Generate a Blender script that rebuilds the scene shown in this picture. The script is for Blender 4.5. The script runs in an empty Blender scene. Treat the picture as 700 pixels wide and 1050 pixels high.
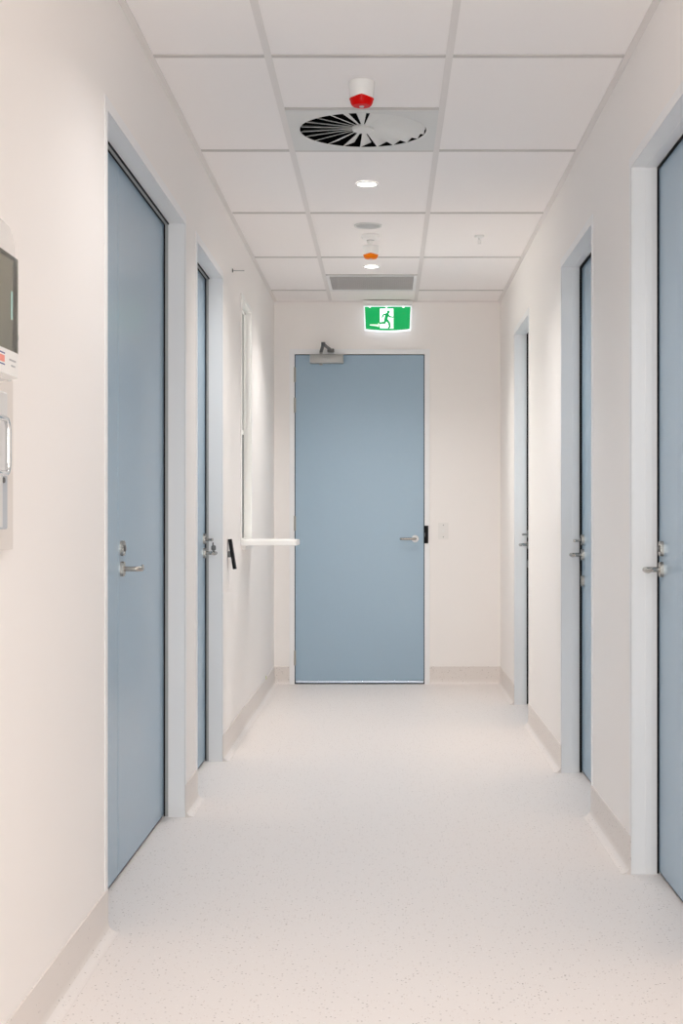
import bpy, bmesh, math, random
from mathutils import Vector, Matrix
C = bpy.context.scene.collection
PI = math.pi
random.seed(4)

# ------------------------------------------------------------------ measures
EYE = 1.16            # camera height
F = 1445.0            # focal length in pixels of a 700 px wide frame
XL, XR = -0.79, 0.81  # wall faces
YB, YN = 9.96, -1.6   # end wall, wall behind the camera
ZC = 2.686            # ceiling
HEAD = 2.315          # door head
Z0 = -.015            # finished floor

# ------------------------------------------------------------------ materials
def mat(name, col, rough=0.5, metal=0.0, emit=None, estr=0.0, spec=0.5, trans=0.0, ior=1.45, coat=0.0):
    m = bpy.data.materials.new(name); m.use_nodes = True
    b = m.node_tree.nodes['Principled BSDF']
    b.inputs['Base Color'].default_value = (*col, 1)
    b.inputs['Roughness'].default_value = rough
    b.inputs['Metallic'].default_value = metal
    b.inputs['Specular IOR Level'].default_value = spec
    b.inputs['Transmission Weight'].default_value = trans
    b.inputs['IOR'].default_value = ior
    b.inputs['Coat Weight'].default_value = coat
    if emit:
        b.inputs['Emission Color'].default_value = (*emit, 1)
        b.inputs['Emission Strength'].default_value = estr
    return m

def add_noise(m, scale, amount, bump=0.0, dist=0.001):
    nt = m.node_tree; b = nt.nodes['Principled BSDF']
    tc = nt.nodes.new('ShaderNodeTexCoord'); n = nt.nodes.new('ShaderNodeTexNoise')
    n.inputs['Scale'].default_value = scale; n.inputs['Detail'].default_value = 4
    nt.links.new(tc.outputs['Object'], n.inputs['Vector'])
    base = b.inputs['Base Color'].default_value[:]
    r = nt.nodes.new('ShaderNodeMapRange'); r.inputs['To Min'].default_value = 1 - amount; r.inputs['To Max'].default_value = 1 + amount
    nt.links.new(n.outputs['Fac'], r.inputs['Value'])
    mx = nt.nodes.new('ShaderNodeVectorMath'); mx.operation = 'SCALE'
    mx.inputs[0].default_value = base[:3]
    nt.links.new(r.outputs['Result'], mx.inputs['Scale']); nt.links.new(mx.outputs['Vector'], b.inputs['Base Color'])
    if bump:
        bp = nt.nodes.new('ShaderNodeBump'); bp.inputs['Strength'].default_value = bump; bp.inputs['Distance'].default_value = dist
        nt.links.new(n.outputs['Fac'], bp.inputs['Height']); nt.links.new(bp.outputs['Normal'], b.inputs['Normal'])
    return m

def speckled(name, base, rough, chips):
    """Vinyl with small scattered chips: several Voronoi layers, each keeping only a few cells."""
    m = mat(name, base, rough, spec=0.4)
    nt = m.node_tree; b = nt.nodes['Principled BSDF']; L = nt.links
    tc = nt.nodes.new('ShaderNodeTexCoord')
    cur = None
    for scale, rad, thr, col, a, off in chips:
        mp = nt.nodes.new('ShaderNodeMapping'); mp.inputs['Location'].default_value = (off, off * .37, off * .71)
        L.new(tc.outputs['Object'], mp.inputs['Vector'])
        wob = nt.nodes.new('ShaderNodeTexNoise'); wob.inputs['Scale'].default_value = scale * 2.2
        L.new(mp.outputs['Vector'], wob.inputs['Vector'])
        ws = nt.nodes.new('ShaderNodeVectorMath'); ws.operation = 'SCALE'; ws.inputs['Scale'].default_value = .45 / scale
        L.new(wob.outputs['Color'], ws.inputs[0])
        ad = nt.nodes.new('ShaderNodeVectorMath'); ad.operation = 'ADD'
        L.new(mp.outputs['Vector'], ad.inputs[0]); L.new(ws.outputs['Vector'], ad.inputs[1])
        v = nt.nodes.new('ShaderNodeTexVoronoi'); v.inputs['Scale'].default_value = scale
        L.new(ad.outputs['Vector'], v.inputs['Vector'])
        lt = nt.nodes.new('ShaderNodeMath'); lt.operation = 'LESS_THAN'; lt.inputs[1].default_value = rad
        L.new(v.outputs['Distance'], lt.inputs[0])
        sp = nt.nodes.new('ShaderNodeSeparateColor'); L.new(v.outputs['Color'], sp.inputs['Color'])
        gt = nt.nodes.new('ShaderNodeMath'); gt.operation = 'GREATER_THAN'; gt.inputs[1].default_value = thr
        L.new(sp.outputs['Red'], gt.inputs[0])
        mu = nt.nodes.new('ShaderNodeMath'); mu.operation = 'MULTIPLY'
        L.new(lt.outputs[0], mu.inputs[0]); L.new(gt.outputs[0], mu.inputs[1])
        mu2 = nt.nodes.new('ShaderNodeMath'); mu2.operation = 'MULTIPLY'; mu2.inputs[1].default_value = a
        L.new(mu.outputs[0], mu2.inputs[0])
        mx = nt.nodes.new('ShaderNodeMix'); mx.data_type = 'RGBA'
        mx.inputs['B'].default_value = (*col, 1)
        if cur is None: mx.inputs['A'].default_value = (*base, 1)
        else: L.new(cur, mx.inputs['A'])
        L.new(mu2.outputs[0], mx.inputs['Factor'])
        cur = mx.outputs['Result']
    L.new(cur, b.inputs['Base Color'])
    return m

M = {}
M['wall'] = add_noise(mat('wall_paint', (.905, .87, .845), .55, spec=.35), 260, .006, .06, .0004)
M['tile'] = add_noise(mat('ceiling_tile', (.93, .895, .88), .85, spec=.2), 420, .02, .12, .0006)
M['grid'] = mat('ceiling_grid_paint', (.78, .745, .725), .5)
CHIPS = [(95, .24, .86, (.36, .31, .28), .75, 0.0), (150, .26, .90, (.50, .40, .33), .7, 3.1),
         (60, .14, .80, (.45, .42, .41), .8, 7.7), (120, .22, .86, (.95, .93, .91), .7, 11.3)]
M['tee'] = mat('cross_tee_shade', (.56, .53, .51), .5)  # shadow line along the cross tees put into their darker colour
M['floor'] = speckled('speckled_vinyl', (.83, .78, .755), .42, CHIPS)
M['base'] = speckled('speckled_vinyl_shaded', (.775, .722, .685), .5, CHIPS[:3])  # same vinyl as the floor, the upright's shade put into its colour
M['frame'] = mat('frame_enamel', (.87, .868, .872), .35)
M['door'] = add_noise(mat('blue_grey_laminate', (.335, .455, .56), .26, spec=.45), 35, .012)
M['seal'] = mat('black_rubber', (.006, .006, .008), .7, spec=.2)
M['greyseal'] = mat('grey_seal', (.40, .405, .40), .5)
M['steel'] = mat('brushed_steel', (.44, .415, .38), .26, 1.0)
M['alu'] = mat('silver_paint', (.42, .42, .405), .42, .35)
M['darkmetal'] = mat('dark_grey_metal', (.16, .16, .16), .4, .6)
M['brass'] = mat('hinge_metal', (.42, .40, .365), .4, .7)
M['sweep'] = mat('aluminium_sweep', (.62, .70, .80), .25, .8)
M['white'] = mat('white_plastic', (.84, .83, .81), .4)
M['offwhite'] = mat('switch_plastic', (.84, .815, .79), .4)
M['counter'] = mat('white_laminate', (.90, .89, .87), .3)
M['black'] = mat('black_plastic', (.008, .008, .009), .55, spec=.2)
M['plenum'] = mat('black_duct', (.004, .004, .004), .9, spec=.05)
M['ventgrey'] = mat('diffuser_paint', (.70, .70, .685), .5)
M['bladegrey'] = mat('blade_paint', (.76, .76, .74), .5)
M['crate'] = mat('egg_crate_grey', (.62, .595, .585), .5)
M['red'] = mat('red_lens', (.60, .0, .0), .4, spec=.12, emit=(.8, .01, .0), estr=.05, coat=.1)
M['orange'] = mat('amber_lens', (.80, .18, .0), .4, spec=.15, emit=(.9, .25, .0), estr=.05, coat=.1)
M['spkgrey'] = mat('grey_mesh', (.50, .505, .50), .6)
M['lamp'] = mat('lamp_diffuser', (.9, .9, .9), .4, emit=(1, .975, .94), estr=7.0)
M['exitgreen'] = mat('exit_green', (.0, .25, .065), .3, emit=(.0, .50, .125), estr=.52)
M['exitwhite'] = mat('exit_white', (.9, .9, .9), .3, emit=(.93, .98, 1.0), estr=1.0)
M['exitedge'] = mat('lit_acrylic_edge', (.9, .95, 1), .2, emit=(.86, .93, 1.0), estr=.45)
M['exitrim'] = mat('lit_rim', (.9, .95, 1), .2, emit=(.85, .93, 1.0), estr=.6)
M['exitpale'] = mat('exit_pale', (.8, .95, .8), .3, emit=(.75, .95, .75), estr=.8)
M['smoke'] = mat('smoked_plastic', (.40, .39, .33), .12, trans=.85, ior=1.2, spec=.25)
M['clearplast'] = mat('frosted_plastic', (.80, .775, .755), .25, coat=.6)
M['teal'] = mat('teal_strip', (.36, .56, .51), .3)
M['inkblue'] = mat('blue_ink', (.06, .07, .25), .5)
M['inkred'] = mat('red_ink', (.80, .28, .22), .5)
M['inkgrey'] = mat('grey_ink', (.45, .45, .46), .5)
M['cream'] = mat('cream_board', (.76, .715, .675), .5)
M['chrome'] = mat('chrome', (.75, .77, .78), .12, 1.0)
M['plate'] = mat('satin_plate', (.72, .71, .70), .35, .2)
M['sticker'] = mat('yellow_green_sticker', (.62, .66, .10), .6)
M['glass'] = mat('window_glass', (.95, .97, .97), .02)
_nt = M['glass'].node_tree; _tr = _nt.nodes.new('ShaderNodeBsdfTransparent'); _tr.inputs['Color'].default_value = (.95, .97, .96, 1)
_gl = _nt.nodes.new('ShaderNodeBsdfGlossy'); _gl.inputs['Roughness'].default_value = .01
_fr = _nt.nodes.new('ShaderNodeFresnel'); _fr.inputs['IOR'].default_value = 1.45
_mx = _nt.nodes.new('ShaderNodeMixShader')
_nt.links.new(_fr.outputs['Fac'], _mx.inputs[0]); _nt.links.new(_tr.outputs[0], _mx.inputs[1]); _nt.links.new(_gl.outputs[0], _mx.inputs[2])
_nt.links.new(_mx.outputs[0], _nt.nodes['Material Output'].inputs['Surface'])
M['winwhite'] = mat('window_enamel', (.90, .885, .86), .35)
M['room'] = mat('room_paint', (.86, .85, .84), .8)

# ------------------------------------------------------------------ mesh helpers
def nb(): return bmesh.new()

def box(bm, x0, x1, y0, y1, z0, z1, bev=0.0, seg=2):
    r = bmesh.ops.create_cube(bm, size=1.0)
    vs = r['verts']
    bmesh.ops.scale(bm, verts=vs, vec=(abs(x1 - x0), abs(y1 - y0), abs(z1 - z0)))
    bmesh.ops.translate(bm, verts=vs, vec=((x0 + x1) / 2, (y0 + y1) / 2, (z0 + z1) / 2))
    if bev:
        es = list({e for v in vs for e in v.link_edges})
        bmesh.ops.bevel(bm, geom=es, offset=bev, segments=seg, affect='EDGES', profile=.5)
    return vs

def lathe(bm, prof, seg=40, axis='z', origin=(0, 0, 0)):
    """prof: (radius, height) pairs, swept about the axis."""
    o = Vector(origin); rings = []
    def P(r, h, a):
        c, s = r * math.cos(a), r * math.sin(a)
        if axis == 'z': v = Vector((c, s, h))
        elif axis == 'x': v = Vector((h, c, s))
        else: v = Vector((c, h, s))
        return o + v
    for r, h in prof:
        if r < 1e-6: rings.append([bm.verts.new(P(0, h, 0))])
        else: rings.append([bm.verts.new(P(r, h, 2 * PI * k / seg)) for k in range(seg)])
    for A, B in zip(rings, rings[1:]):
        for k in range(seg):
            k2 = (k + 1) % seg
            if len(A) == 1 and len(B) == 1: continue
            if len(A) == 1: bm.faces.new((A[0], B[k], B[k2]))
            elif len(B) == 1: bm.faces.new((A[k], A[k2], B[0]))
            else: bm.faces.new((A[k], A[k2], B[k2], B[k]))
    bmesh.ops.recalc_face_normals(bm, faces=bm.faces)

def tube(bm, pts, r, seg=12, radii=None):
    """A round bar along a polyline with capped ends."""
    pts = [Vector(p) for p in pts]; rings = []; n = len(pts)
    prev = None
    for i, p in enumerate(pts):
        if i == 0: t = pts[1] - p
        elif i == n - 1: t = p - pts[i - 1]
        else: t = (pts[i + 1] - p).normalized() + (p - pts[i - 1]).normalized()
        t.normalize()
        if prev is None:
            up = Vector((0, 0, 1)) if abs(t.z) < .9 else Vector((0, 1, 0))
            u = t.cross(up).normalized()
        else:
            u = (prev - t * prev.dot(t)).normalized()
        prev = u; w = t.cross(u)
        rr = radii[i] if radii else r
        rings.append([bm.verts.new(p + rr * (math.cos(2 * PI * k / seg) * u + math.sin(2 * PI * k / seg) * w)) for k in range(seg)])
    for A, B in zip(rings, rings[1:]):
        for k in range(seg):
            bm.faces.new((A[k], A[(k + 1) % seg], B[(k + 1) % seg], B[k]))
    bm.faces.new(rings[0]); bm.faces.new(rings[-1])
    bmesh.ops.recalc_face_normals(bm, faces=bm.faces)

def arc(center, r, a0, a1, n, ax=('y', 'z')):
    out = []
    for k in range(n + 1):
        a = a0 + (a1 - a0) * k / n
        p = {'x': center[0], 'y': center[1], 'z': center[2]}
        p[ax[0]] += r * math.cos(a); p[ax[1]] += r * math.sin(a)
        out.append((p['x'], p['y'], p['z']))
    return out

def prism(bm, poly, f0, f1, place):
    """poly: 2D outline; place(u, v, f) -> point; extruded from f0 to f1."""
    A = [bm.verts.new(place(u, v, f0)) for u, v in poly]
    B = [bm.verts.new(place(u, v, f1)) for u, v in poly]
    n = len(poly)
    bm.faces.new(A); bm.faces.new(B[::-1])
    for k in range(n):
        bm.faces.new((A[k], B[k], B[(k + 1) % n], A[(k + 1) % n]))
    bmesh.ops.recalc_face_normals(bm, faces=bm.faces)

def rrect(w, h, r, n=6, cx=0, cy=0, rs=None):
    """Rounded rectangle outline, corners in order: ++, -+, --, +-."""
    rs = rs or (r, r, r, r); out = []
    for (sx, sy, a), q in zip(((1, 1, 0), (-1, 1, PI / 2), (-1, -1, PI), (1, -1, 1.5 * PI)), rs):
        for k in range(n + 1):
            t = a + PI / 2 * k / n
            out.append((cx + sx * (w / 2 - q) + q * math.cos(t), cy + sy * (h / 2 - q) + q * math.sin(t)))
    return out

def wloc(p):
    v = Vector((0, 0, 0))
    while p is not None: v += p.location; p = p.parent
    return v

def obj(name, bm, m, parent=None, smooth=False, origin=None):
    """Link a bmesh given in world coordinates as one object; under a parent it keeps its place."""
    me = bpy.data.meshes.new(name)
    o = bpy.data.objects.new(name, me)
    if parent is None:
        if origin is None:
            vs = [v.co for v in bm.verts]
            origin = ((min(v.x for v in vs) + max(v.x for v in vs)) / 2, (min(v.y for v in vs) + max(v.y for v in vs)) / 2, min(v.z for v in vs))
        o.location = origin
    W = wloc(parent) if parent is not None else Vector(origin)
    for v in bm.verts: v.co -= W
    bm.to_mesh(me); bm.free()
    me.materials.append(m)
    if smooth:
        for p in me.polygons: p.use_smooth = True
        me.set_sharp_from_angle(angle=math.radians(38))
    C.objects.link(o)
    if parent is not None: o.parent = parent
    return o

def tag(o, label, cat, group=None, kind=None):
    o['label'] = label; o['category'] = cat
    if group: o['group'] = group
    if kind: o['kind'] = kind
    return o

def thing(name, loc, label, cat, group=None, kind=None):
    o = bpy.data.objects.new(name, None); C.objects.link(o); o.location = loc
    o.empty_display_size = .05
    return tag(o, label, cat, group, kind)

def dup(root, loc, label):
    """A copy of a thing with copies of its parts and sub-parts."""
    r = root.copy(); C.objects.link(r); r.location = loc; r['label'] = label
    def kids(src, dst):
        for ch in list(src.children):
            c = ch.copy(); C.objects.link(c); c.parent = dst; kids(ch, c)
    kids(root, r)
    return r

# a wall's own frame: a = along it, n = out of it into the corridor, z = up
def left_of(a, n, z): return Vector((XL + n, a, z))
def right_of(a, n, z): return Vector((XR - n, a, z))
def back_of(a, n, z): return Vector((a, YB - n, z))

def wbox(bm, W, a0, a1, n0, n1, z0, z1, bev=0.0):
    p, q = W(a0, n0, z0), W(a1, n1, z1)
    return box(bm, min(p.x, q.x), max(p.x, q.x), min(p.y, q.y), max(p.y, q.y), min(p.z, q.z), max(p.z, q.z), bev)

# ------------------------------------------------------------------ openings (a0, a1, z0, z1)
D1 = (3.993, 5.530); D2 = (5.896, 6.795)
D4 = (7.992, 8.862); D5 = (5.548, 6.490); D6 = (3.740, 4.645)
DB = (-.645, .273)
WIN = (7.69, 8.22, 1.03, 2.354)
FL = .037             # width of the end door frame's face
GP = .001             # the skirting stops this short of an opening
LIN = .02             # thickness of the lining

# ------------------------------------------------------------------ the shell
def wall(name, W, a0, a1, ops, label):
    bm = nb(); cur = a0
    for (p, q, z0, z1) in sorted(ops):
        wbox(bm, W, cur, p, -.16, 0, -.05, 2.95)
        wbox(bm, W, p, q, -.16, 0, z1, 2.95)
        if z0 > 0: wbox(bm, W, p, q, -.16, 0, -.05, z0)
        cur = q
    wbox(bm, W, cur, a1, -.16, 0, -.05, 2.95)
    return tag(obj(name, bm, M['wall']), label, 'wall', kind='structure')

def dop(d): return (d[0] - LIN, d[1] + LIN, 0, HEAD + LIN)
wall('wall_left', left_of, YN, YB + .16, [dop(D1), dop(D2), (WIN[0] - LIN, WIN[1] + LIN, WIN[2] - LIN, WIN[3] + LIN)],
     'warm white painted corridor wall with the dispenser and counter window')
wall('wall_right', right_of, YN, YB + .16, [dop(D4), dop(D5), dop(D6)], 'warm white painted corridor wall with three doors in a row')
wall('wall_back', back_of, XL, XR, [dop(DB)], 'warm white end wall around the door under the exit sign')
GX0, GX1, GZ1 = XL + .15, XR - .15, 2.45
bm = nb(); box(bm, XL, GX0, YN - .16, YN, 0, 2.95); box(bm, GX1, XR, YN - .16, YN, 0, 2.95); box(bm, GX0, GX1, YN - .16, YN, GZ1, 2.95)
tag(obj('wall_front', bm, M['wall']), 'plain white wall closing the corridor behind the viewpoint', 'wall', kind='structure')

bm = nb(); box(bm, XL - .3, XR + .3, YN - .2, YB + .3, -.1, Z0)
tag(obj('floor', bm, M['floor'], origin=(0, 0, Z0)), 'pale speckled sheet vinyl corridor floor', 'floor', kind='structure')

# ceiling: lay-in boards in an exposed grid; two cells are left to the diffuser and the grille
ROWS = [9.465 - 1.2 * k for k in range(12)]
cols = [XL, -.39, .21, XR]
VENT = (-.39, .21, 5.265, 5.865); GRILLE = (-.39, .21, 8.865, 9.465)
bm = nb()
ys = sorted([YN] + [y for y in ROWS if y > YN] + [YB])
for c0, c1 in zip(cols, cols[1:]):
    for y0, y1 in zip(ys, ys[1:]):
        segs = [(y0, y1)]
        for V in (VENT, GRILLE):
            if c0 == V[0] and y0 < V[3] - .01 and y1 > V[2] + .01:
                segs = [(y0, V[2])]
        for s0, s1 in segs:
            if s1 - s0 > .02: box(bm, c0 + .006, c1 - .006, s0 + .006, s1 - .006, ZC + .004, ZC + .02, .002, 1)
ceiling = tag(obj('ceiling', bm, M['tile'], origin=(0, 0, ZC)), 'suspended ceiling of white lay-in boards in an exposed grid', 'ceiling', kind='structure')
bm = nb()
for x in (-.39, .21): box(bm, x - .012, x + .012, YN, YB, ZC, ZC + .006); box(bm, x - .002, x + .002, YN, YB, ZC + .006, ZC + .04)
obj('ceiling_grid', bm, M['grid'], ceiling)
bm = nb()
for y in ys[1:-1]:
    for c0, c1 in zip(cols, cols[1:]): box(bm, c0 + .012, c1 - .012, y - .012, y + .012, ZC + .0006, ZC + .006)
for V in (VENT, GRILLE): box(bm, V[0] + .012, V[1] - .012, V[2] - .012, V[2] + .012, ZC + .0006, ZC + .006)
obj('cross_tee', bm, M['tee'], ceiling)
bm = nb()
box(bm, XL, XL + .022, YN, YB, ZC - .001, ZC + .006); box(bm, XR - .022, XR, YN, YB, ZC - .001, ZC + .006)
box(bm, XL + .022, XR - .022, YB - .022, YB, ZC - .001, ZC + .006)
obj('wall_angle', bm, M['grid'], ceiling)
bm = nb(); box(bm, XL - .1, XR + .1, YN - .1, YB + .1, ZC + .25, ZC + .27)
tag(obj('ceiling_slab', bm, M['room']), 'concrete slab over the suspended ceiling boards', 'ceiling', kind='structure')

# coved skirting
def skirt(name, W, spans, label):
    bm = nb(); R = .030; t = .004; H = .125
    prof = [(0, 0), (R + t, 0)]
    prof += [(t + R - R * math.sin(PI / 2 * k / 8), .0015 + R - R * math.cos(PI / 2 * k / 8)) for k in range(9)]
    prof += [(t, H - .002), (t - .002, H), (0, H)]
    for a0, a1 in spans:
        A = [bm.verts.new(W(a0, n, z + Z0)) for n, z in prof]; B = [bm.verts.new(W(a1, n, z + Z0)) for n, z in prof]
        bm.faces.new(A); bm.faces.new(B[::-1])
        for k in range(len(prof)):
            j = (k + 1) % len(prof); bm.faces.new((A[k], B[k], B[j], A[j]))
    bmesh.ops.recalc_face_normals(bm, faces=bm.faces)
    o = obj(name, bm, M['base'], smooth=True, origin=(0, 0, Z0))
    o.data.materials.append(M['floor'])        # lighter floor colour low on the cove, imitating its shading gradient
    for p in o.data.polygons:
        if p.center.z < .014: p.material_index = 1
    return tag(o, label, 'baseboard', kind='structure')
skirt('baseboard_left', left_of, [(YN, D1[0] - GP), (D1[1] + GP, D2[0] - GP), (D2[1] + GP, YB)], 'speckled coved skirting below the dispenser and counter window')
skirt('baseboard_right', right_of, [(YN, D6[0] - GP), (D6[1] + GP, D5[0] - GP), (D5[1] + GP, D4[0] - GP), (D4[1] + GP, YB)], 'speckled coved skirting between the three doors in a row')
skirt('baseboard_back', back_of, [(XL, DB[0] - FL), (DB[1] + FL, XR)], 'speckled coved skirting beside the end door')

# ------------------------------------------------------------------ doors
def frame_bm(W, d, head, deep, fl=.036, proud=.0025, stop=None):
    bm = nb(); a0, a1 = d
    # face on the wall
    wbox(bm, W, a0 - fl, a0, 0, proud, Z0, head + fl, .0008); wbox(bm, W, a1, a1 + fl, 0, proud, Z0, head + fl, .0008)
    wbox(bm, W, a0, a1, 0, proud, head, head + fl, .0008)
    # lining
    wbox(bm, W, a0 - LIN + .001, a0, -deep, .002, Z0, head + LIN - .001); wbox(bm, W, a1, a1 + LIN - .001, -deep, .002, Z0, head + LIN - .001)
    wbox(bm, W, a0, a1, -deep, .002, head, head + LIN - .001)
    if stop:
        s0, s1 = stop; k = .002
        wbox(bm, W, a0, a0 + k, s0, s1, Z0, head, .0004); wbox(bm, W, a1 - k, a1, s0, s1, Z0, head, .0004)
        wbox(bm, W, a0 + k, a1 - k, s0, s1, head - k, head, .001)
    return bm

def strips(W, d, head, n0, n1, k):
    bm = nb(); a0, a1 = d
    wbox(bm, W, a0, a0 + k, n0, n1, Z0 + .004, head); wbox(bm, W, a1 - k, a1, n0, n1, Z0 + .004, head)
    wbox(bm, W, a0 + k, a1 - k, n0, n1, head - k, head)
    return bm

def plate_bm(W, a, n, z, w=.040, h=.050, t=.011):
    bm = nb()
    prism(bm, rrect(w, h, .012, 5), 0, t - .002, lambda u, v, f: W(a + u, n + f, z + v))
    prism(bm, rrect(w - .004, h - .004, .011, 5), t - .002, t, lambda u, v, f: W(a + u, n + f, z + v))
    return bm

def lever_bm(W, a, n, z, s, out=.052, length=.115, rise=.006):
    """A lever whose neck leaves the plate and whose bar runs along s = +1 / -1 with a gentle bow."""
    bm = nb(); R = .014
    pts = [W(a, n, z), W(a, n + out - R, z)]
    for k in range(1, 6):
        t = PI / 2 * k / 5
        pts.append(W(a + s * R * (1 - math.cos(t)), n + out - R + R * math.sin(t), z))
    for k in range(1, 9):
        t = k / 8
        pts.append(W(a + s * (R + t * (length - R)), n + out - .010 * t * t, z - .004 * math.sin(PI * t) + rise * t * t))
    rad = [.0085] * 7 + [.0085 - .0025 * k / 8 for k in range(1, 9)]
    tube(bm, pts, .008, 12, rad)
    return bm

def side_door(name, W, d, face, label, split=None, latch='far', extras=(), grey=False, seal=.011):
    a0, a1 = d
    mid = W((a0 + a1) / 2, 0, Z0)
    D = thing(name, mid, label, 'door', kind='structure')
    obj('door_frame', frame_bm(W, d, HEAD, .155, stop=(-face + .02, -face + .045) if not grey else None), M['frame'], D)
    if grey:
        obj('grey_seal', strips(W, d, HEAD, -face + .006, -face + .017, .005), M['greyseal'], D)
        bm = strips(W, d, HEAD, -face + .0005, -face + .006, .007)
        wbox(bm, W, a0 + .006, a1 - .006, -face + .0172, -face + .021, HEAD - .006, HEAD)  # dark head strip painting the shadow gap between lining and seal
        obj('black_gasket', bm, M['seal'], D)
    else:
        obj('black_gasket', strips(W, d, HEAD, -face + .0005, -face + seal, .007), M['seal'], D)
    g = .003
    spans = [(a0 + g, a1 - g)] if split is None else [(a0 + g, split - .0035), (split + .0035, a1 - g)]
    leaves = []
    for p, q in spans:
        bm = nb(); wbox(bm, W, p, q, -face - .042, -face, Z0 + .012, HEAD - g, .0015)
        leaves.append(obj('leaf', bm, M['door'], D))
    leaf = leaves[-1]
    bm = nb(); wbox(bm, W, a0 + g, a1 - g, -face - .036, -face - .006, Z0 + .002, Z0 + .012)
    obj('bottom_seal', bm, M['seal'], D)
    if latch == 'far': al, s = a1 - .062, -1
    else: al, s = spans[-1][0] + .050, 1
    ZL = .992; ZU = 1.060
    obj('lock_plate', plate_bm(W, al, -face, ZU), M['steel'], leaf, True)
    obj('lever_plate', plate_bm(W, al, -face, ZL), M['steel'], leaf, True)
    obj('lever_handle', lever_bm(W, al, -face + .008, ZL, s), M['steel'], leaf, True)
    bm = nb(); lathe(bm, [(0, 0), (.0105, 0), (.0105, .004), (.009, .005), (0, .005)], 24, 'x', (0, 0, 0))
    sgn = 1 if W is left_of else -1
    c = W(al, -face + .011, ZU)
    for v in bm.verts: v.co = Vector((c.x + sgn * v.co.x, c.y + v.co.y, c.z + v.co.z))
    obj('lock_cylinder', bm, M['darkmetal'], leaf, True)
    if 'turn' in extras:                       # snib turn on the upper plate
        bm = nb(); tube(bm, [W(al, -face + .012, ZU - .004), W(al, -face + .034, ZU - .004)], .0055, 14)
        p = W(al, -face + .040, ZU - .004); box(bm, p.x - .007, p.x + .007, p.y - .011, p.y + .011, p.z - .006, p.z + .006, .003)
        obj('snib_turn', bm, M['steel'], leaf, True)
    if 'third' in extras:
        obj('privacy_plate', plate_bm(W, al, -face, .872), M['steel'], leaf, True)
    if 'key' in extras:                        # a key left in the lock, its bow hanging down
        bm = nb()
        tube(bm, [W(al, -face + .012, ZU - .006), W(al, -face + .045, ZU - .006)], .0022, 8)
        p = W(al, -face + .045, ZU - .030)
        ring = [(p.x + sgn * .0, p.y + .012 * math.cos(2 * PI * k / 20), p.z + .012 * math.sin(2 * PI * k / 20)) for k in range(20)]
        tube(bm, ring + ring[:1], .0022, 8)
        q = W(al, -face + .048, ZU - .044)
        prism(bm, rrect(.022, .026, .008, 4), -.0015, .0015, lambda u, v, f: Vector((q.x + u, q.y + f, q.z + v)))
        tube(bm, [q, (q.x, q.y, q.z - .034)], .003, 8)
        obj('key', bm, M['darkmetal'], leaf, True)
    return D

side_door('door_1', left_of, D1, .081, 'blue-grey door with a narrow fixed side leaf, next after the wall dispenser', split=4.585, latch='near', grey=True)
side_door('door_2', left_of, D2, .081, 'blue-grey door with a key hanging in its lock, beside the card reader', extras=('turn', 'key'), grey=True)
side_door('door_4', right_of, D4, .086, 'blue-grey side door nearest the end wall, facing the counter window', extras=('turn', 'third'))
side_door('door_5', right_of, D5, .092, 'blue-grey side door, middle one of the row of three doors', extras=('turn', 'third'))
side_door('door_6', right_of, D6, .0895, 'blue-grey side door nearest the viewer in the row of three', seal=.0062)

# the end door
D = thing('door_3', (sum(DB) / 2, YB, Z0), 'blue-grey end door with lever and overhead closer under the exit sign', 'door', kind='structure')
obj('door_frame', frame_bm(back_of, DB, HEAD, .15, .036, .014, stop=(-.075, -.050)), M['frame'], D)
bm = strips(back_of, DB, HEAD, -.050, -.006, .0035); obj('black_gasket', bm, M['seal'], D)
bm = nb(); wbox(bm, back_of, DB[0] + .005, DB[1] - .005, -.044, .002, .012, HEAD - .005, .0015)
leaf = obj('leaf', bm, M['door'], D)
bm = nb(); wbox(bm, back_of, DB[0] + .008, DB[1] - .008, -.030, .006, -.006, .011, .002)
obj('bottom_sweep', bm, M['sweep'], D)
bm = nb(); wbox(bm, back_of, DB[0] + .002, DB[1] - .002, -.04, -.002, Z0 + .001, -.006)
obj('bottom_seal', bm, M['seal'], D)
for z in (2.17, 1.955, 1.12, .17):
    bm = nb(); x = DB[0] + .001
    tube(bm, [(x, YB - .012, z - .05), (x, YB - .012, z + .05)], .0062, 12)
    for k in (-.052, .051): tube(bm, [(x, YB - .012, z + k), (x, YB - .012, z + k + .003)], .0072, 12)
    box(bm, x - .002, x + .009, YB - .005, YB - .0022, z - .05, z + .05)
    obj('hinge', bm, M['brass'], D, True)
# round-rose lever that returns to the door
zl, xl = 1.012, .2066
bm = nb(); lathe(bm, [(0, 0), (.0255, 0), (.0255, .006), (.023, .009), (0, .009)], 36, 'y', (0, 0, 0))
for v in bm.verts: v.co = Vector((xl + v.co.x, YB - .002 - v.co.y, zl + v.co.z))
bmesh.ops.recalc_face_normals(bm, faces=bm.faces)
obj('lever_rose', bm, M['plate'], leaf, True)
bm = nb(); r = .013; yo = YB - .062; x1 = xl - .102
pts = [(xl, YB - .010, zl), (xl, yo + r, zl)] + [(xl - r * (1 - math.cos(t)), yo + r - r * math.sin(t), zl) for t in (PI / 8, PI / 4, 3 * PI / 8, PI / 2)]
pts += [(x1 + r * (1 - math.sin(t)), yo + r - r * math.cos(t), zl) for t in (0, PI / 8, PI / 4, 3 * PI / 8, PI / 2)] + [(x1, YB - .018, zl)]
tube(bm, pts, .0085, 14)
obj('lever_handle', bm, M['steel'], leaf, True)
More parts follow.
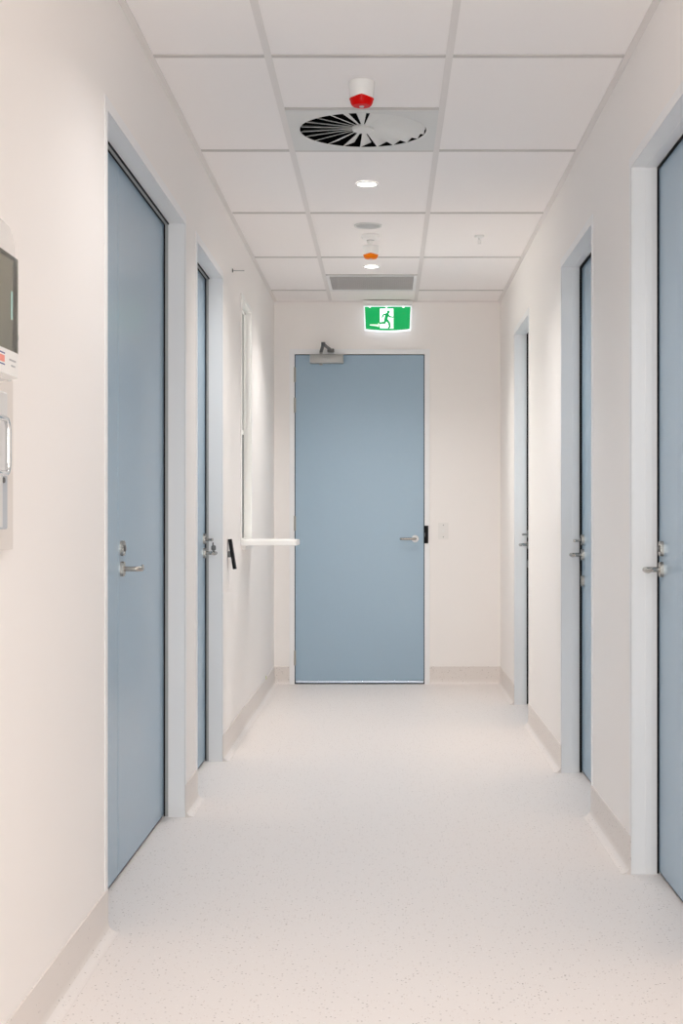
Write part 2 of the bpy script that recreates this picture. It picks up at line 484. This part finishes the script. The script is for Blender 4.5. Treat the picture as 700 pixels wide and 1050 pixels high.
# black strike box on the frame
bm = nb(); wbox(bm, back_of, DB[1] - .004, DB[1] + .026, .010, .022, .980, 1.105, .002)
st = obj('strike_box', bm, M['black'], D)
bm = nb(); wbox(bm, back_of, DB[1] - .002, DB[1] + .004, .021, .026, 1.025, 1.055, .001)
obj('latch_tongue', bm, M['darkmetal'], st)
# closer
xc0, xc1 = -.534, -.299
bm = nb(); box(bm, xc0, xc1, YB - .062, YB - .002, 2.248, 2.309, .005)
clo = obj('door_closer', bm, M['alu'], D, True)
px = -.457
bm = nb(); tube(bm, [(px, YB - .032, 2.236), (px, YB - .032, 2.250)], .010, 16); tube(bm, [(px, YB - .032, 2.305), (px, YB - .032, 2.335)], .010, 16)
obj('closer_spindle', bm, M['alu'], clo, True)
el = (-.428, YB - .33, 2.345)
def bar(bm, p, q, w, h):
    p, q = Vector(p), Vector(q); t = (q - p).normalized(); s = t.cross(Vector((0, 0, 1))).normalized(); u = Vector((0, 0, 1))
    vs = [bm.verts.new(b + i * w / 2 * s + j * h / 2 * u) for b in (p, q) for i, j in ((-1, -1), (1, -1), (1, 1), (-1, 1))]
    for f in ((0, 1, 2, 3), (7, 6, 5, 4), (0, 4, 5, 1), (1, 5, 6, 2), (2, 6, 7, 3), (3, 7, 4, 0)): bm.faces.new([vs[i] for i in f])
    bmesh.ops.recalc_face_normals(bm, faces=bm.faces)
bm = nb()
bar(bm, (px, YB - .032, 2.330), el, .022, .012); bar(bm, (el[0], el[1], 2.347), (-.385, YB - .05, 2.339), .020, .012)
tube(bm, [(el[0], el[1], 2.334), (el[0], el[1], 2.360)], .014, 16)
obj('closer_arm', bm, M['darkmetal'], clo)
bm = nb(); box(bm, -.412, -.364, YB - .058, YB - .0145, 2.326, 2.350, .004)
obj('arm_bracket', bm, M['darkmetal'], clo)

# ------------------------------------------------------------------ counter window
w0, w1, wz0, wz1 = WIN
Wn = thing('window_1', left_of((w0 + w1) / 2, 0, wz0), 'tall narrow white framed hatch window above the white counter shelf', 'window', kind='structure')
bm = nb()
wbox(bm, left_of, w0 - .03, w0, 0, .008, wz0, wz1 + .03, .003); wbox(bm, left_of, w1, w1 + .03, 0, .008, wz0, wz1 + .03, .003)
wbox(bm, left_of, w0, w1, 0, .008, wz1, wz1 + .03, .003)
wbox(bm, left_of, w0 - LIN + .001, w0, -.155, .001, wz0, wz1); wbox(bm, left_of, w1, w1 + LIN - .001, -.155, .001, wz0, wz1)
wbox(bm, left_of, w0 - LIN + .001, w1 + LIN - .001, -.155, .001, wz1, wz1 + LIN - .001); wbox(bm, left_of, w0 - LIN + .001, w1 + LIN - .001, -.155, -.001, wz0 - LIN + .001, wz0)
obj('window_frame', bm, M['winwhite'], Wn)
def sash(n0, n1, k):
    bm = nb()
    wbox(bm, left_of, w0, w0 + k, n0, n1, wz0, wz1, .002); wbox(bm, left_of, w1 - k, w1, n0, n1, wz0, wz1, .002)
    wbox(bm, left_of, w0 + k, w1 - k, n0, n1, wz1 - k, wz1, .002); wbox(bm, left_of, w0 + k, w1 - k, n0, n1, wz0, wz0 + k, .002)
    return bm
obj('glazing_bead', sash(-.040, -.026, .014), M['winwhite'], Wn)
ZM = 1.656
bm = sash(-.054, -.041, .022)
bmesh.ops.bisect_plane(bm, geom=bm.verts[:] + bm.edges[:] + bm.faces[:], plane_co=(0, 0, ZM), plane_no=(0, 0, 1), clear_outer=True)
obj('black_gasket', bm, M['seal'], Wn)
bm = sash(-.054, -.041, .020)
bmesh.ops.bisect_plane(bm, geom=bm.verts[:] + bm.edges[:] + bm.faces[:], plane_co=(0, 0, ZM), plane_no=(0, 0, 1), clear_inner=True)
obj('grey_gasket', bm, M['greyseal'], Wn)
bm = nb(); wbox(bm, left_of, w0 + .004, w1 - .004, -.058, -.036, ZM - .012, ZM + .012, .002)
obj('meeting_rail', bm, M['winwhite'], Wn)
bm = nb(); wbox(bm, left_of, w0 + .004, w1 - .004, -.052, -.046, wz0 + .004, wz1 - .004)
obj('pane', bm, M['glass'], Wn)
# the room behind the glass
bm = nb()
x0, x1, y0, y1 = XL - 2.2, XL - .161, 5.2, 9.0
box(bm, x0 - .05, x0, y0, y1, 0, 2.8); box(bm, x0, x1, y0 - .05, y0, 0, 2.8); box(bm, x0, x1, y1, y1 + .05, 0, 2.8)
box(bm, x0, x1, y0, y1, 2.75, 2.8); box(bm, x0, x1, y0, y1, -.05, 0)
tag(obj('wall_room', bm, M['room']), 'dim room walls seen through the hatch window glass', 'wall', kind='structure')

# counter shelf: a slab with its outer far corner well rounded
bm = nb()
sx0, sx1, sy0, sy1 = XL, -.487, 7.685, 8.22
def shelf_poly(ins):
    x1, y0, y1 = sx1 - ins, sy0 + ins, sy1 - ins
    r1, r2 = .012, .24
    out = [(sx0, y1), (sx0, y0)]
    out += [(x1 - r1 + r1 * math.sin(t), y0 + r1 - r1 * math.cos(t)) for t in [PI / 2 * k / 5 for k in range(6)]]
    out += [(x1 - r2 + r2 * math.cos(t), y1 - r2 + r2 * math.sin(t)) for t in [PI / 2 * k / 12 for k in range(13)]]
    return out
def slab(bm, layers):
    rings = [[bm.verts.new((x, y, z)) for x, y in shelf_poly(i)] for z, i in layers]
    for A, B in zip(rings, rings[1:]):
        for k in range(len(A)):
            j = (k + 1) % len(A); bm.faces.new((A[k], A[j], B[j], B[k]))
    bm.faces.new(rings[0]); bm.faces.new(rings[-1]); bmesh.ops.recalc_face_normals(bm, faces=bm.faces)
slab(bm, [(1.008, .004), (1.012, 0), (1.034, 0), (1.038, .004)])
cs = thing('counter_shelf', (XL, 7.95, 1.008), 'white counter shelf jutting from the wall below the hatch window', 'shelf')
obj('shelf_board', bm, M['counter'], cs)
bm = nb()
box(bm, XL + .0005, XL + .022, 7.72, 8.19, .985, 1.0078, .002)
obj('support_batten', bm, M['winwhite'], cs)

# ------------------------------------------------------------------ small things on the walls
# card reader: a slim black slab tilted off the wall on a stub bracket
cr = thing('wall_card_reader', (XL, 7.05, .978), 'slim black card reader tilted out from the wall beside the counter shelf', 'card reader')
bm = nb()
prism(bm, rrect(.046, .150, .008, 5), 0, .015, lambda u, v, f: Vector((XL + .012 + f * .995 - (v) * .16 + .003, 7.05 + u, .978 + v + f * .1)))
obj('reader_body', bm, M['black'], cr, True)
bm = nb(); box(bm, XL + .0005, XL + .016, 7.035, 7.065, .963, .993, .002)
obj('bracket_stub', bm, M['darkmetal'], cr)

# pin hook
ph = thing('wall_hook', (XL, 7.25, 2.425), 'tiny metal hook peg sticking out high on the wall above the card reader', 'hook')
bm = nb(); lathe(bm, [(0, 0), (.010, 0), (.010, .004), (.004, .006), (0, .006)], 20, 'x', (XL, 7.25, 2.432)); obj('base', bm, M['darkmetal'], ph, True)
bm = nb(); tube(bm, [(XL + .004, 7.25, 2.432), (XL + .062, 7.25, 2.432)], .0026, 10); obj('peg', bm, M['alu'], ph, True)

# switch plate on the end wall
sw = thing('switch_plate', (.4055, YB, 1.01), 'white switch plate on the end wall beside the door lever', 'switch')
def on_back(cx, cz, n0):
    return lambda u, v, f: Vector((cx + u, YB - n0 - f, cz + v))
bm = nb(); prism(bm, rrect(.073, .115, .006, 4), 0, .007, on_back(.4055, 1.067, 0)); prism(bm, rrect(.067, .109, .005, 4), .007, .010, on_back(.4055, 1.067, 0))
plate = obj('cover_plate', bm, M['offwhite'], sw)
for dz in (.042, -.042):
    bm = nb(); lathe(bm, [(0, 0), (.0042, 0), (.003, .0015), (0, .0015)], 14, 'y', (0, 0, 0))
    for v in bm.verts: v.co = Vector((.4055 + v.co.x, YB - .010 - v.co.y, 1.067 + dz + v.co.z))
    obj('screw', bm, M['alu'], plate)
bm = nb(); prism(bm, rrect(.018, .026, .003, 4), .010, .014, on_back(.4055, 1.067, 0)); obj('rocker', bm, M['white'], sw)

# small sticker on the skirting
bm = nb(); prism(bm, rrect(.030, .022, .008, 4), .0042, .0052, lambda u, v, f: Vector((XL + f, 9.25 + u, .112 + v)))
tag(obj('sticker', bm, M['sticker']), 'tiny yellow-green sticker on the speckled skirting near the end door', 'sticker')

# dispenser
dp = thing('soap_dispenser', (XL, 2.50, 1.41), 'white soap dispenser with a smoked window and printed base, above the wire lever', 'dispenser')
def yz(n0): return lambda u, v, f: Vector((XL + n0 + f, u, v))
bm = nb()
prism(bm, rrect(.34, .29, .05, 10, 2.475, 1.56, (.06, .06, .01, .01)), 0, .086, yz(0.0105))
bmesh.ops.bevel(bm, geom=[e for e in bm.edges if all(abs(v.co.x - (XL + .0965)) < 1e-4 for v in e.verts)], offset=.008, segments=3, affect='EDGES')
obj('housing', bm, M['clearplast'], dp, True)
def bowed(bm, y0, y1, z0, z1, n_in, n_out, r=.06, ins=.0):
    """A cover with a flat front and generously rounded vertical corners."""
    pts = [(y0, n_in)]
    pts += [(y0 + r - r * math.cos(t), n_out - r * .72 + r * .72 * math.sin(t)) for t in [PI / 2 * k / 8 for k in range(9)]]
    pts += [(y1 - r + r * math.sin(t), n_out - r * .72 + r * .72 * math.cos(t)) for t in [PI / 2 * k / 8 for k in range(9)]]
    pts += [(y1, n_in)]
    prism(bm, pts, z0, z1, lambda u, v, f: Vector((XL + v, u, f)))
bm = nb(); bowed(bm, 2.30, 2.575, 1.456, 1.626, .0965, .126, .035)
obj('smoked_window', bm, M['smoke'], dp, True)
bm = nb(); bowed(bm, 2.33, 2.545, 1.458, 1.62, .0966, .112, .03); obj('refill_bottle', bm, mat('dull_refill', (.58, .56, .49), .4), dp, True)
bm = nb(); bowed(bm, 2.298, 2.573, 1.412, 1.4555, .0965, .127, .04)
bm_base = obj('nozzle_base', bm, M['white'], dp, True)
fn = .1382
for nm, y0, y1, z0, z1, mm in (('label_line', 2.40, 2.452, 1.4455, 1.4475, 'inkblue'), ('label_line', 2.40, 2.452, 1.426, 1.428, 'inkblue'),
                               ('label_text', 2.40, 2.45, 1.431, 1.4425, 'inkred')):
    bm = nb(); box(bm, XL + .1265, XL + .1276, y0, y1, z0, z1); obj(nm, bm, M[mm], bm_base)
for y0, z0, w in ((2.482, 1.4375, .042), (2.494, 1.428, .026)):
    bm = nb(); box(bm, XL + .1265, XL + .1276, y0, y0 + w, z0, z0 + .003); obj('small_print', bm, M['inkgrey'], bm_base)
bm = nb(); box(bm, XL + .1255, XL + .1268, 2.497, 2.507, 1.512, 1.562, .0005); obj('teal_glint', bm, M['teal'], dp)  # teal highlight on the cover, put in as a coloured strip
bm = nb(); box(bm, XL + .105, XL + .1185, 2.566, 2.580, 1.482, 1.496, .003); obj('cover_latch', bm, M['darkmetal'], dp)

# board behind it
bm = nb(); box(bm, XL + .0002, XL + .010, 2.30, 2.95, 1.094, 1.66, .001)
tag(obj('wall_board', bm, M['cream']), 'thin cream board on the wall behind the soap dispenser', 'board')
# steel bracket with wire lever
br = thing('wall_bracket', (XL, 2.6, 1.14), 'steel bracket with a bent wire lever on the board below the dispenser', 'bracket')
bm = nb(); box(bm, XL + .0102, XL + .040, 2.40, 2.797, 1.145, 1.409, .004)
obj('back_plate', bm, M['plate'], br)
bm = nb(); box(bm, XL + .040, XL + .060, 2.40, 2.722, 1.138, 1.246, .003)
obj('lower_box', bm, mat('pale_blue_plate', (.50, .53, .57), .35, .3), br)
bm = nb(); box(bm, XL + .060, XL + .0625, 2.40, 2.677, 1.142, 1.24, .001); obj('front_pad', bm, M['plate'], br)
bm = nb()
X = XL + .088; r = .02
pts = [(XL + .05, 2.42, 1.343), (X - .01, 2.42, 1.343), (X, 2.44, 1.343)] + [(X, 2.602 + r * math.sin(t), 1.323 + r * math.cos(t)) for t in [PI / 2 * k / 6 for k in range(7)]]
pts += [(X, 2.602 + r * math.cos(t), 1.262 - r * math.sin(t)) for t in [PI / 2 * k / 6 for k in range(7)]] + [(X, 2.44, 1.242), (X - .01, 2.42, 1.242), (XL + .05, 2.42, 1.242)]
tube(bm, pts, .0055, 14)
obj('wire_lever', bm, M['chrome'], br, True)
bm = nb(); lathe(bm, [(0, 0), (.006, 0), (.005, .003), (0, .003)], 16, 'x', (XL + .060, 2.69, 1.232)); obj('screw', bm, M['darkmetal'], br)

# ------------------------------------------------------------------ things on the ceiling
LX = -.087
def downlight(y, label):
    t = thing('ceiling_light', (LX, y, ZC), label, 'downlight', 'recessed downlights along the corridor ceiling')
    bm = nb(); lathe(bm, [(.043, .003), (.043, -.001), (.046, -.003), (.051, -.0025), (.052, .0035)], 48, 'z', (LX, y, ZC)); obj('trim_ring', bm, M['white'], t, True)
    bm = nb(); lathe(bm, [(0, .0005), (.043, .0005), (.043, .003), (0, .003)], 48, 'z', (LX, y, ZC)); obj('diffuser', bm, M['lamp'], t)
    return t
POWER = 50.0
def lamp(t, power=POWER):
    l = bpy.data.lights.new('downlight_lamp', 'SPOT'); l.energy = power; l.spot_size = math.radians(138); l.spot_blend = .8
    l.shadow_soft_size = .045; l.color = (1.0, .96, .92) if power > 60 else (1.0, .968, .95)
    o = bpy.data.objects.new('downlight_lamp', l); C.objects.link(o); o.parent = t; o.location = (0, 0, -.012)
d0 = downlight(6.447, 'lit round downlight in the ceiling just beyond the swirl vent'); 
spots = [(8.563, 'lit round downlight in the ceiling just before the grey return grille')]
for y in (3.85, 1.7, -.5): spots.append((y, 'lit round downlight in the ceiling nearer than the red beacon'))
lights = [d0] + [dup(d0, (LX, y, ZC), lb) for y, lb in spots]
for t, p in zip(lights, (72, 66, 37, 34, 32)): lamp(t, p)
# fill lamp and an assumed glazed opening, both added unseen behind the viewpoint
Ge = thing('assumed_window', ((GX0 + GX1) / 2, YN, 0), 'assumed tall glazed opening behind the viewpoint, added for the fill lamp', 'window', kind='structure')
bm = nb(); k = .05
box(bm, GX0, GX0 + k, YN - .11, YN - .05, 0, GZ1, .003); box(bm, GX1 - k, GX1, YN - .11, YN - .05, 0, GZ1, .003)
box(bm, GX0 + k, GX1 - k, YN - .11, YN - .05, GZ1 - k, GZ1, .003); box(bm, GX0 + k, GX1 - k, YN - .11, YN - .05, 0, k, .003)
obj('window_frame', bm, M['winwhite'], Ge)
bm = nb(); box(bm, GX0 + k, GX1 - k, YN - .085, YN - .075, k, GZ1 - k); obj('pane', bm, M['glass'], Ge)
l = bpy.data.lights.new('rear_fill', 'AREA'); l.shape = 'RECTANGLE'; l.size = GX1 - GX0 + .2; l.size_y = GZ1; l.energy = 100; l.color = (.965, .98, 1.0)
o = bpy.data.objects.new('rear_fill', l); C.objects.link(o); o.location = ((GX0 + GX1) / 2, YN - .4, GZ1 / 2); o.rotation_euler = (PI / 2, 0, 0)
o.rotation_euler = Vector((0, 1, 0)).to_track_quat('-Z', 'Z').to_euler()
# the office lamp beyond the hatch glass
l = bpy.data.lights.new('office_lamp', 'AREA'); l.shape = 'RECTANGLE'; l.size = .9; l.size_y = .9; l.energy = 190; l.color = (1, .985, .96)
o = bpy.data.objects.new('office_lamp', l); C.objects.link(o); o.location = (XL - .9, 6.9, 2.72)

def beacon(y, lens, drop, label):
    t = thing('ceiling_beacon', (-.085, y, ZC), label, 'alarm beacon', 'alarm beacons on the ceiling')
    o = (-.085, y, ZC); k = drop / .093
    bm = nb(); lathe(bm, [(0, 0.003), (.046, .003), (.0465, -.006 * k), (.0455, -.010 * k), (.044, -.030 * k), (.0425, -.060 * k), (.0405, -.066 * k), (0, -.066 * k)], 48, 'z', o); obj('body', bm, M['white'], t, True)
    bm = nb(); lathe(bm, [(0, -.065 * k), (.0410, -.065 * k), (.0408, -.070 * k), (.0395, -.078 * k), (.036, -.087 * k), (.031, -.0925 * k), (0, -.094 * k)], 48, 'z', o)
    # peaked upper rim of the lens
    for v in bm.verts:
        dx, dy, dz = v.co.x - o[0], v.co.y - o[1], v.co.z - o[2]
        if abs(dz + .065 * k) < 1e-4 and math.hypot(dx, dy) > .02:
            a = math.atan2(dy, dx); v.co.z += .008 * k * max(0, 1 - abs(math.remainder(a + PI / 2, PI)) / .7)
            v.co.x = o[0] + dx * 1.055; v.co.y = o[1] + dy * 1.055
    obj('lens', bm, lens, t, True)
    bm = nb(); lathe(bm, [(0, -.0935 * k), (.009, -.0935 * k), (.008, -.0965 * k), (0, -.0965 * k)], 28, 'z', o); obj('lens_cap', bm, M['spkgrey'], t)
    return t
beacon(4.944, M['red'], .082, 'white ceiling beacon with a red lens in front of the swirl vent')
beacon(7.93, M['orange'], .068, 'white ceiling beacon with an orange lens behind the smoke detector')

t = thing('smoke_detector', (-.084, 7.62, ZC), 'round white smoke detector on the ceiling before the orange beacon', 'smoke detector')
o = (-.084, 7.62, ZC)
bm = nb(); lathe(bm, [(0, .003), (.047, .003), (.048, -.008), (.046, -.015), (.039, -.021), (.024, -.025), (0, -.025)], 48, 'z', o); obj('base', bm, M['white'], t, True)
bm = nb(); lathe(bm, [(.018, -.022), (.019, -.032), (.018, -.040), (.012, -.045), (0, -.046)], 40, 'z', o); obj('sensor_head', bm, M['white'], t, True)
bm = nb(); lathe(bm, [(.0192, -.0245), (.0208, -.0255), (.0208, -.028), (.0192, -.029)], 40, 'z', o); obj('sensor_ring', bm, M['spkgrey'], t, True)

t = thing('ceiling_speaker', (-.094, 7.37, ZC), 'flat grey round speaker flush in the ceiling before the smoke detector', 'speaker')
o = (-.094, 7.37, ZC)
bm = nb(); lathe(bm, [(.064, .004), (.064, -.001), (.067, -.003), (.072, -.002), (.073, .004)], 48, 'z', o); obj('rim', bm, M['ventgrey'], t, True)
bm = nb(); lathe(bm, [(0, .001), (.064, .001), (.064, .004), (0, .004)], 48, 'z', o); obj('grille', bm, M['spkgrey'], t)

t = thing('sprinkler', (.507, 7.64, ZC), 'small white pendant sprinkler in a ceiling board on the three-door side', 'sprinkler')
o = (.507, 7.64, ZC)
bm = nb(); lathe(bm, [(0, .003), (.027, .003), (.026, -.004), (.012, -.008), (0, -.008)], 32, 'z', o); obj('escutcheon', bm, M['white'], t, True)
bm = nb(); tube(bm, [(o[0], o[1], o[2] - .006), (o[0], o[1], o[2] - .020)], .006, 14)
for s in (-1, 1): tube(bm, [(o[0] + s * .005, o[1], o[2] - .018), (o[0] + s * .009, o[1], o[2] - .026), (o[0], o[1], o[2] - .040)], .0018, 8)
obj('frame_arms', bm, M['white'], t, True)
bm = nb(); lathe(bm, [(0, -.039), (.012, -.039), (.012, -.041), (0, -.041)], 24, 'z', o); obj('deflector', bm, M['offwhite'], t)

# swirl diffuser
t = thing('ceiling_vent', (-.09, 5.565, ZC), 'square grey ceiling vent with a round swirl of radial blades', 'air vent')
cx, cy, R = -.09, 5.565, .249
bm = nb(); N = 72; S = .2885
rings = []
for rr, z in ((None, ZC + .003), (None, ZC - .001), (R + .006, ZC - .001), (R, ZC + .004)):
    ring = []
    for k in range(N):
        a = 2 * PI * k / N; c, s = math.cos(a), math.sin(a)
        q = rr if rr else S / max(abs(c), abs(s))
        ring.append(bm.verts.new((cx + q * c, cy + q * s, z)))
    rings.append(ring)
for A, B in zip(rings, rings[1:]):
    for k in range(N): bm.faces.new((A[k], A[(k + 1) % N], B[(k + 1) % N], B[k]))
bmesh.ops.recalc_face_normals(bm, faces=bm.faces)
obj('face_plate', bm, M['ventgrey'], t)
bm = nb(); lathe(bm, [(R + .004, .004), (R + .004, .0565)], 72, 'z', (cx, cy, ZC)); obj('neck', bm, M['plenum'], t, True)
bm = nb(); box(bm, cx - .285, cx + .285, cy - .285, cy + .285, ZC + .056, ZC + .24)
obj('duct_box', bm, M['plenum'], t)
NB = 22
bm = nb()
def blade_section(r):
    w = 2 * PI * r / NB * .72; tl = math.radians(23); th = .0009
    ct, sn = math.cos(tl), math.sin(tl)
    return [(r, i * w / 2 * ct + j * th * sn, 0.010 + .003 - i * w / 2 * sn + j * th * ct) for i, j in ((-1, -1), (1, -1), (1, 1), (-1, 1))]
A = [bm.verts.new(p) for p in blade_section(.040)]; B = [bm.verts.new(p) for p in blade_section(R - .004)]
for k in range(4): bm.faces.new((A[k], A[(k + 1) % 4], B[(k + 1) % 4], B[k]))
bm.faces.new(A[::-1]); bm.faces.new(B); bmesh.ops.recalc_face_normals(bm, faces=bm.faces)
bl = obj('blade', bm, M['bladegrey'], None, origin=(0, 0, 0)); bl.parent = t; bl.location = (0, 0, 0)
for k in range(NB):
    b = bl if k == 0 else bl.copy()
    if k: C.objects.link(b)
    b.parent = t; b.rotation_euler = (0, 0, 2 * PI * (k + .4) / NB)
bm = nb(); lathe(bm, [(0, .018), (.042, .018), (.042, .004), (.038, .001), (0, .0)], 36, 'z', (cx, cy, ZC)); obj('hub', bm, M['bladegrey'], t, True)

# egg-crate return grille
t = thing('return_grille', (-.09, 9.165, ZC), 'square grey egg-crate return grille in the ceiling before the end wall', 'air vent')
gx0, gx1, gy0, gy1 = GRILLE[0] + .013, GRILLE[1] - .013, GRILLE[2] + .013, GRILLE[3] - .013
bm = nb(); k = .020
box(bm, gx0, gx0 + k, gy0, gy1, ZC - .002, ZC + .02); box(bm, gx1 - k, gx1, gy0, gy1, ZC - .002, ZC + .02)
box(bm, gx0 + k, gx1 - k, gy0, gy0 + k, ZC - .002, ZC + .02); box(bm, gx0 + k, gx1 - k, gy1 - k, gy1, ZC - .002, ZC + .02)
obj('grille_frame', bm, M['frame'], t)
bm = nb(); n = 42
for i in range(1, n):
    x = gx0 + k + (gx1 - gx0 - 2 * k) * i / n; box(bm, x - .0009, x + .0009, gy0 + k, gy1 - k, ZC + .001, ZC + .013)
    y = gy0 + k + (gy1 - gy0 - 2 * k) * i / n; box(bm, gx0 + k, gx1 - k, y - .0009, y + .0009, ZC + .0012, ZC + .0128)
obj('egg_crate', bm, M['crate'], t)
bm = nb(); box(bm, gx0, gx1, gy0, gy1, ZC + .06, ZC + .24); obj('duct_box', bm, M['plenum'], t)

# ------------------------------------------------------------------ exit sign
ex0, ex1 = -.161, .187
EY = YB - .055
t = thing('exit_sign', (.013, YB - .05, 2.47), 'lit green running-man exit sign over the end door', 'exit sign')
bm = nb(); box(bm, ex0, ex1, YB - .09, YB - .002, 2.648, ZC - .0015, .005); obj('housing', bm, M['white'], t, True)
cxs = .0125
def panel(w_top, w_bot, z1, z0, bow):
    out = [(cxs - w_top / 2, z1), (cxs + w_top / 2, z1)]
    for k in range(13):
        u = 1 - 2 * k / 12; out.append((cxs + u * w_bot / 2, z0 + bow * u * u))
    return out
def onp(u, v, f): return Vector((u, EY - f, v))
bm = nb(); prism(bm, panel(.336, .322, 2.649, 2.466, .010), -.008, .003, onp); ep = obj('lit_panel', bm, M['exitedge'], t)
bm = nb(); prism(bm, panel(.336, .322, 2.649, 2.466, .010), .003, .0038, onp); obj('lit_rim', bm, M['exitrim'], ep)
bm = nb(); prism(bm, panel(.322, .308, 2.643, 2.477, .010), .0038, .0045, onp); obj('green_face', bm, M['exitgreen'], ep)
def sx(px): return (px - 395.5) * (EY) / F
def sz(py): return EYE - (py - 531) * EY / F
bm = nb(); prism(bm, [(sx(389.4), sz(316.6)), (sx(403.2), sz(316.6)), (sx(403.2), sz(336.9)), (sx(389.4), sz(336.6))], .0045, .0055, onp)
obj('doorway_symbol', bm, M['exitwhite'], ep)
def capsule(bm, p, q, r0, r1, f0, f1):
    (x0, y0), (x1, y1) = p, q; a = math.atan2(y1 - y0, x1 - x0); out = []
    for k in range(9): b = a + PI / 2 + PI * k / 8; out.append((x0 + r0 * math.cos(b), y0 + r0 * math.sin(b)))
    for k in range(9): b = a - PI / 2 + PI * k / 8; out.append((x1 + r1 * math.cos(b), y1 + r1 * math.sin(b)))
    prism(bm, out, f0, f1, onp)
u = EY / F
man = [((396.9, 322.6), (395.2, 328.0), 1.55, 1.25),        # trunk
       ((396.9, 322.3), (393.2, 322.6), .75, .65), ((393.2, 322.6), (391.8, 325.4), .65, .6),   # rear arm
       ((397.4, 322.6), (399.6, 325.0), .7, .65), ((399.6, 325.0), (402.6, 325.3), .65, .55),   # front arm
       ((395.4, 327.6), (394.3, 331.0), 1.15, .95), ((394.3, 331.0), (389.2, 331.5), .95, .75),     # trailing leg
       ((395.8, 327.6), (398.8, 331.2), 1.15, .95), ((398.8, 331.2), (399.6, 335.2), .95, .75), ((399.4, 335.6), (398.2, 336.2), .7, .6)]
bm = nb()
for i, (p, q, r0, r1) in enumerate(man): capsule(bm, (sx(p[0]), sz(p[1])), (sx(q[0]), sz(q[1])), 1.2 * r0 * u, 1.2 * r1 * u, .0055, .0065 + i * .00003)
capsule(bm, (sx(398.1), sz(319.9)), (sx(398.2), sz(319.9)), 1.5 * u, 1.5 * u, .0055, .0064)
obj('running_figure', bm, M['exitgreen'], ep)
bm = nb(); capsule(bm, (sx(379.4), sz(333.3)), (sx(386.4), sz(333.7)), .55 * u, .95 * u, .0045, .0055); capsule(bm, (sx(388.3), sz(331.6)), (sx(387.6), sz(334.6)), .6 * u, .7 * u, .0045, .0056)
obj('floor_symbol', bm, M['exitpale'], ep)
for px in (379.0, 396.0, 413.5):
    bm = nb(); box(bm, sx(px - 1), sx(px + 1), EY - .0085, EY - .003, 2.636, 2.6479, .001); obj('panel_clip', bm, M['exitwhite'], t)

# ------------------------------------------------------------------ camera, world, view
cam = bpy.data.cameras.new('camera'); co = bpy.data.objects.new('camera', cam); C.objects.link(co)
co.location = (0, 0, EYE); co.rotation_euler = (PI / 2, 0, 0)
cam.sensor_fit = 'HORIZONTAL'; cam.sensor_width = 36; cam.lens = 36 * F / 700
cam.shift_x = -(395.5 - 350) / 700; cam.shift_y = (531 - 525) / 700
cam.clip_start = .05
sc = bpy.context.scene; sc.camera = co
w = bpy.data.worlds.new('world'); sc.world = w; w.use_nodes = True
w.node_tree.nodes['Background'].inputs['Color'].default_value = (.9, .9, .9, 1); w.node_tree.nodes['Background'].inputs['Strength'].default_value = .02
vs = sc.view_settings; vs.view_transform = 'Standard'; vs.look = 'None'; vs.gamma = 1; vs.use_curve_mapping = False; vs.exposure = 0.12
sc.cycles.max_bounces = 16; sc.cycles.diffuse_bounces = 10; sc.cycles.use_denoising = True
sc.cycles.sample_clamp_indirect = 6.0
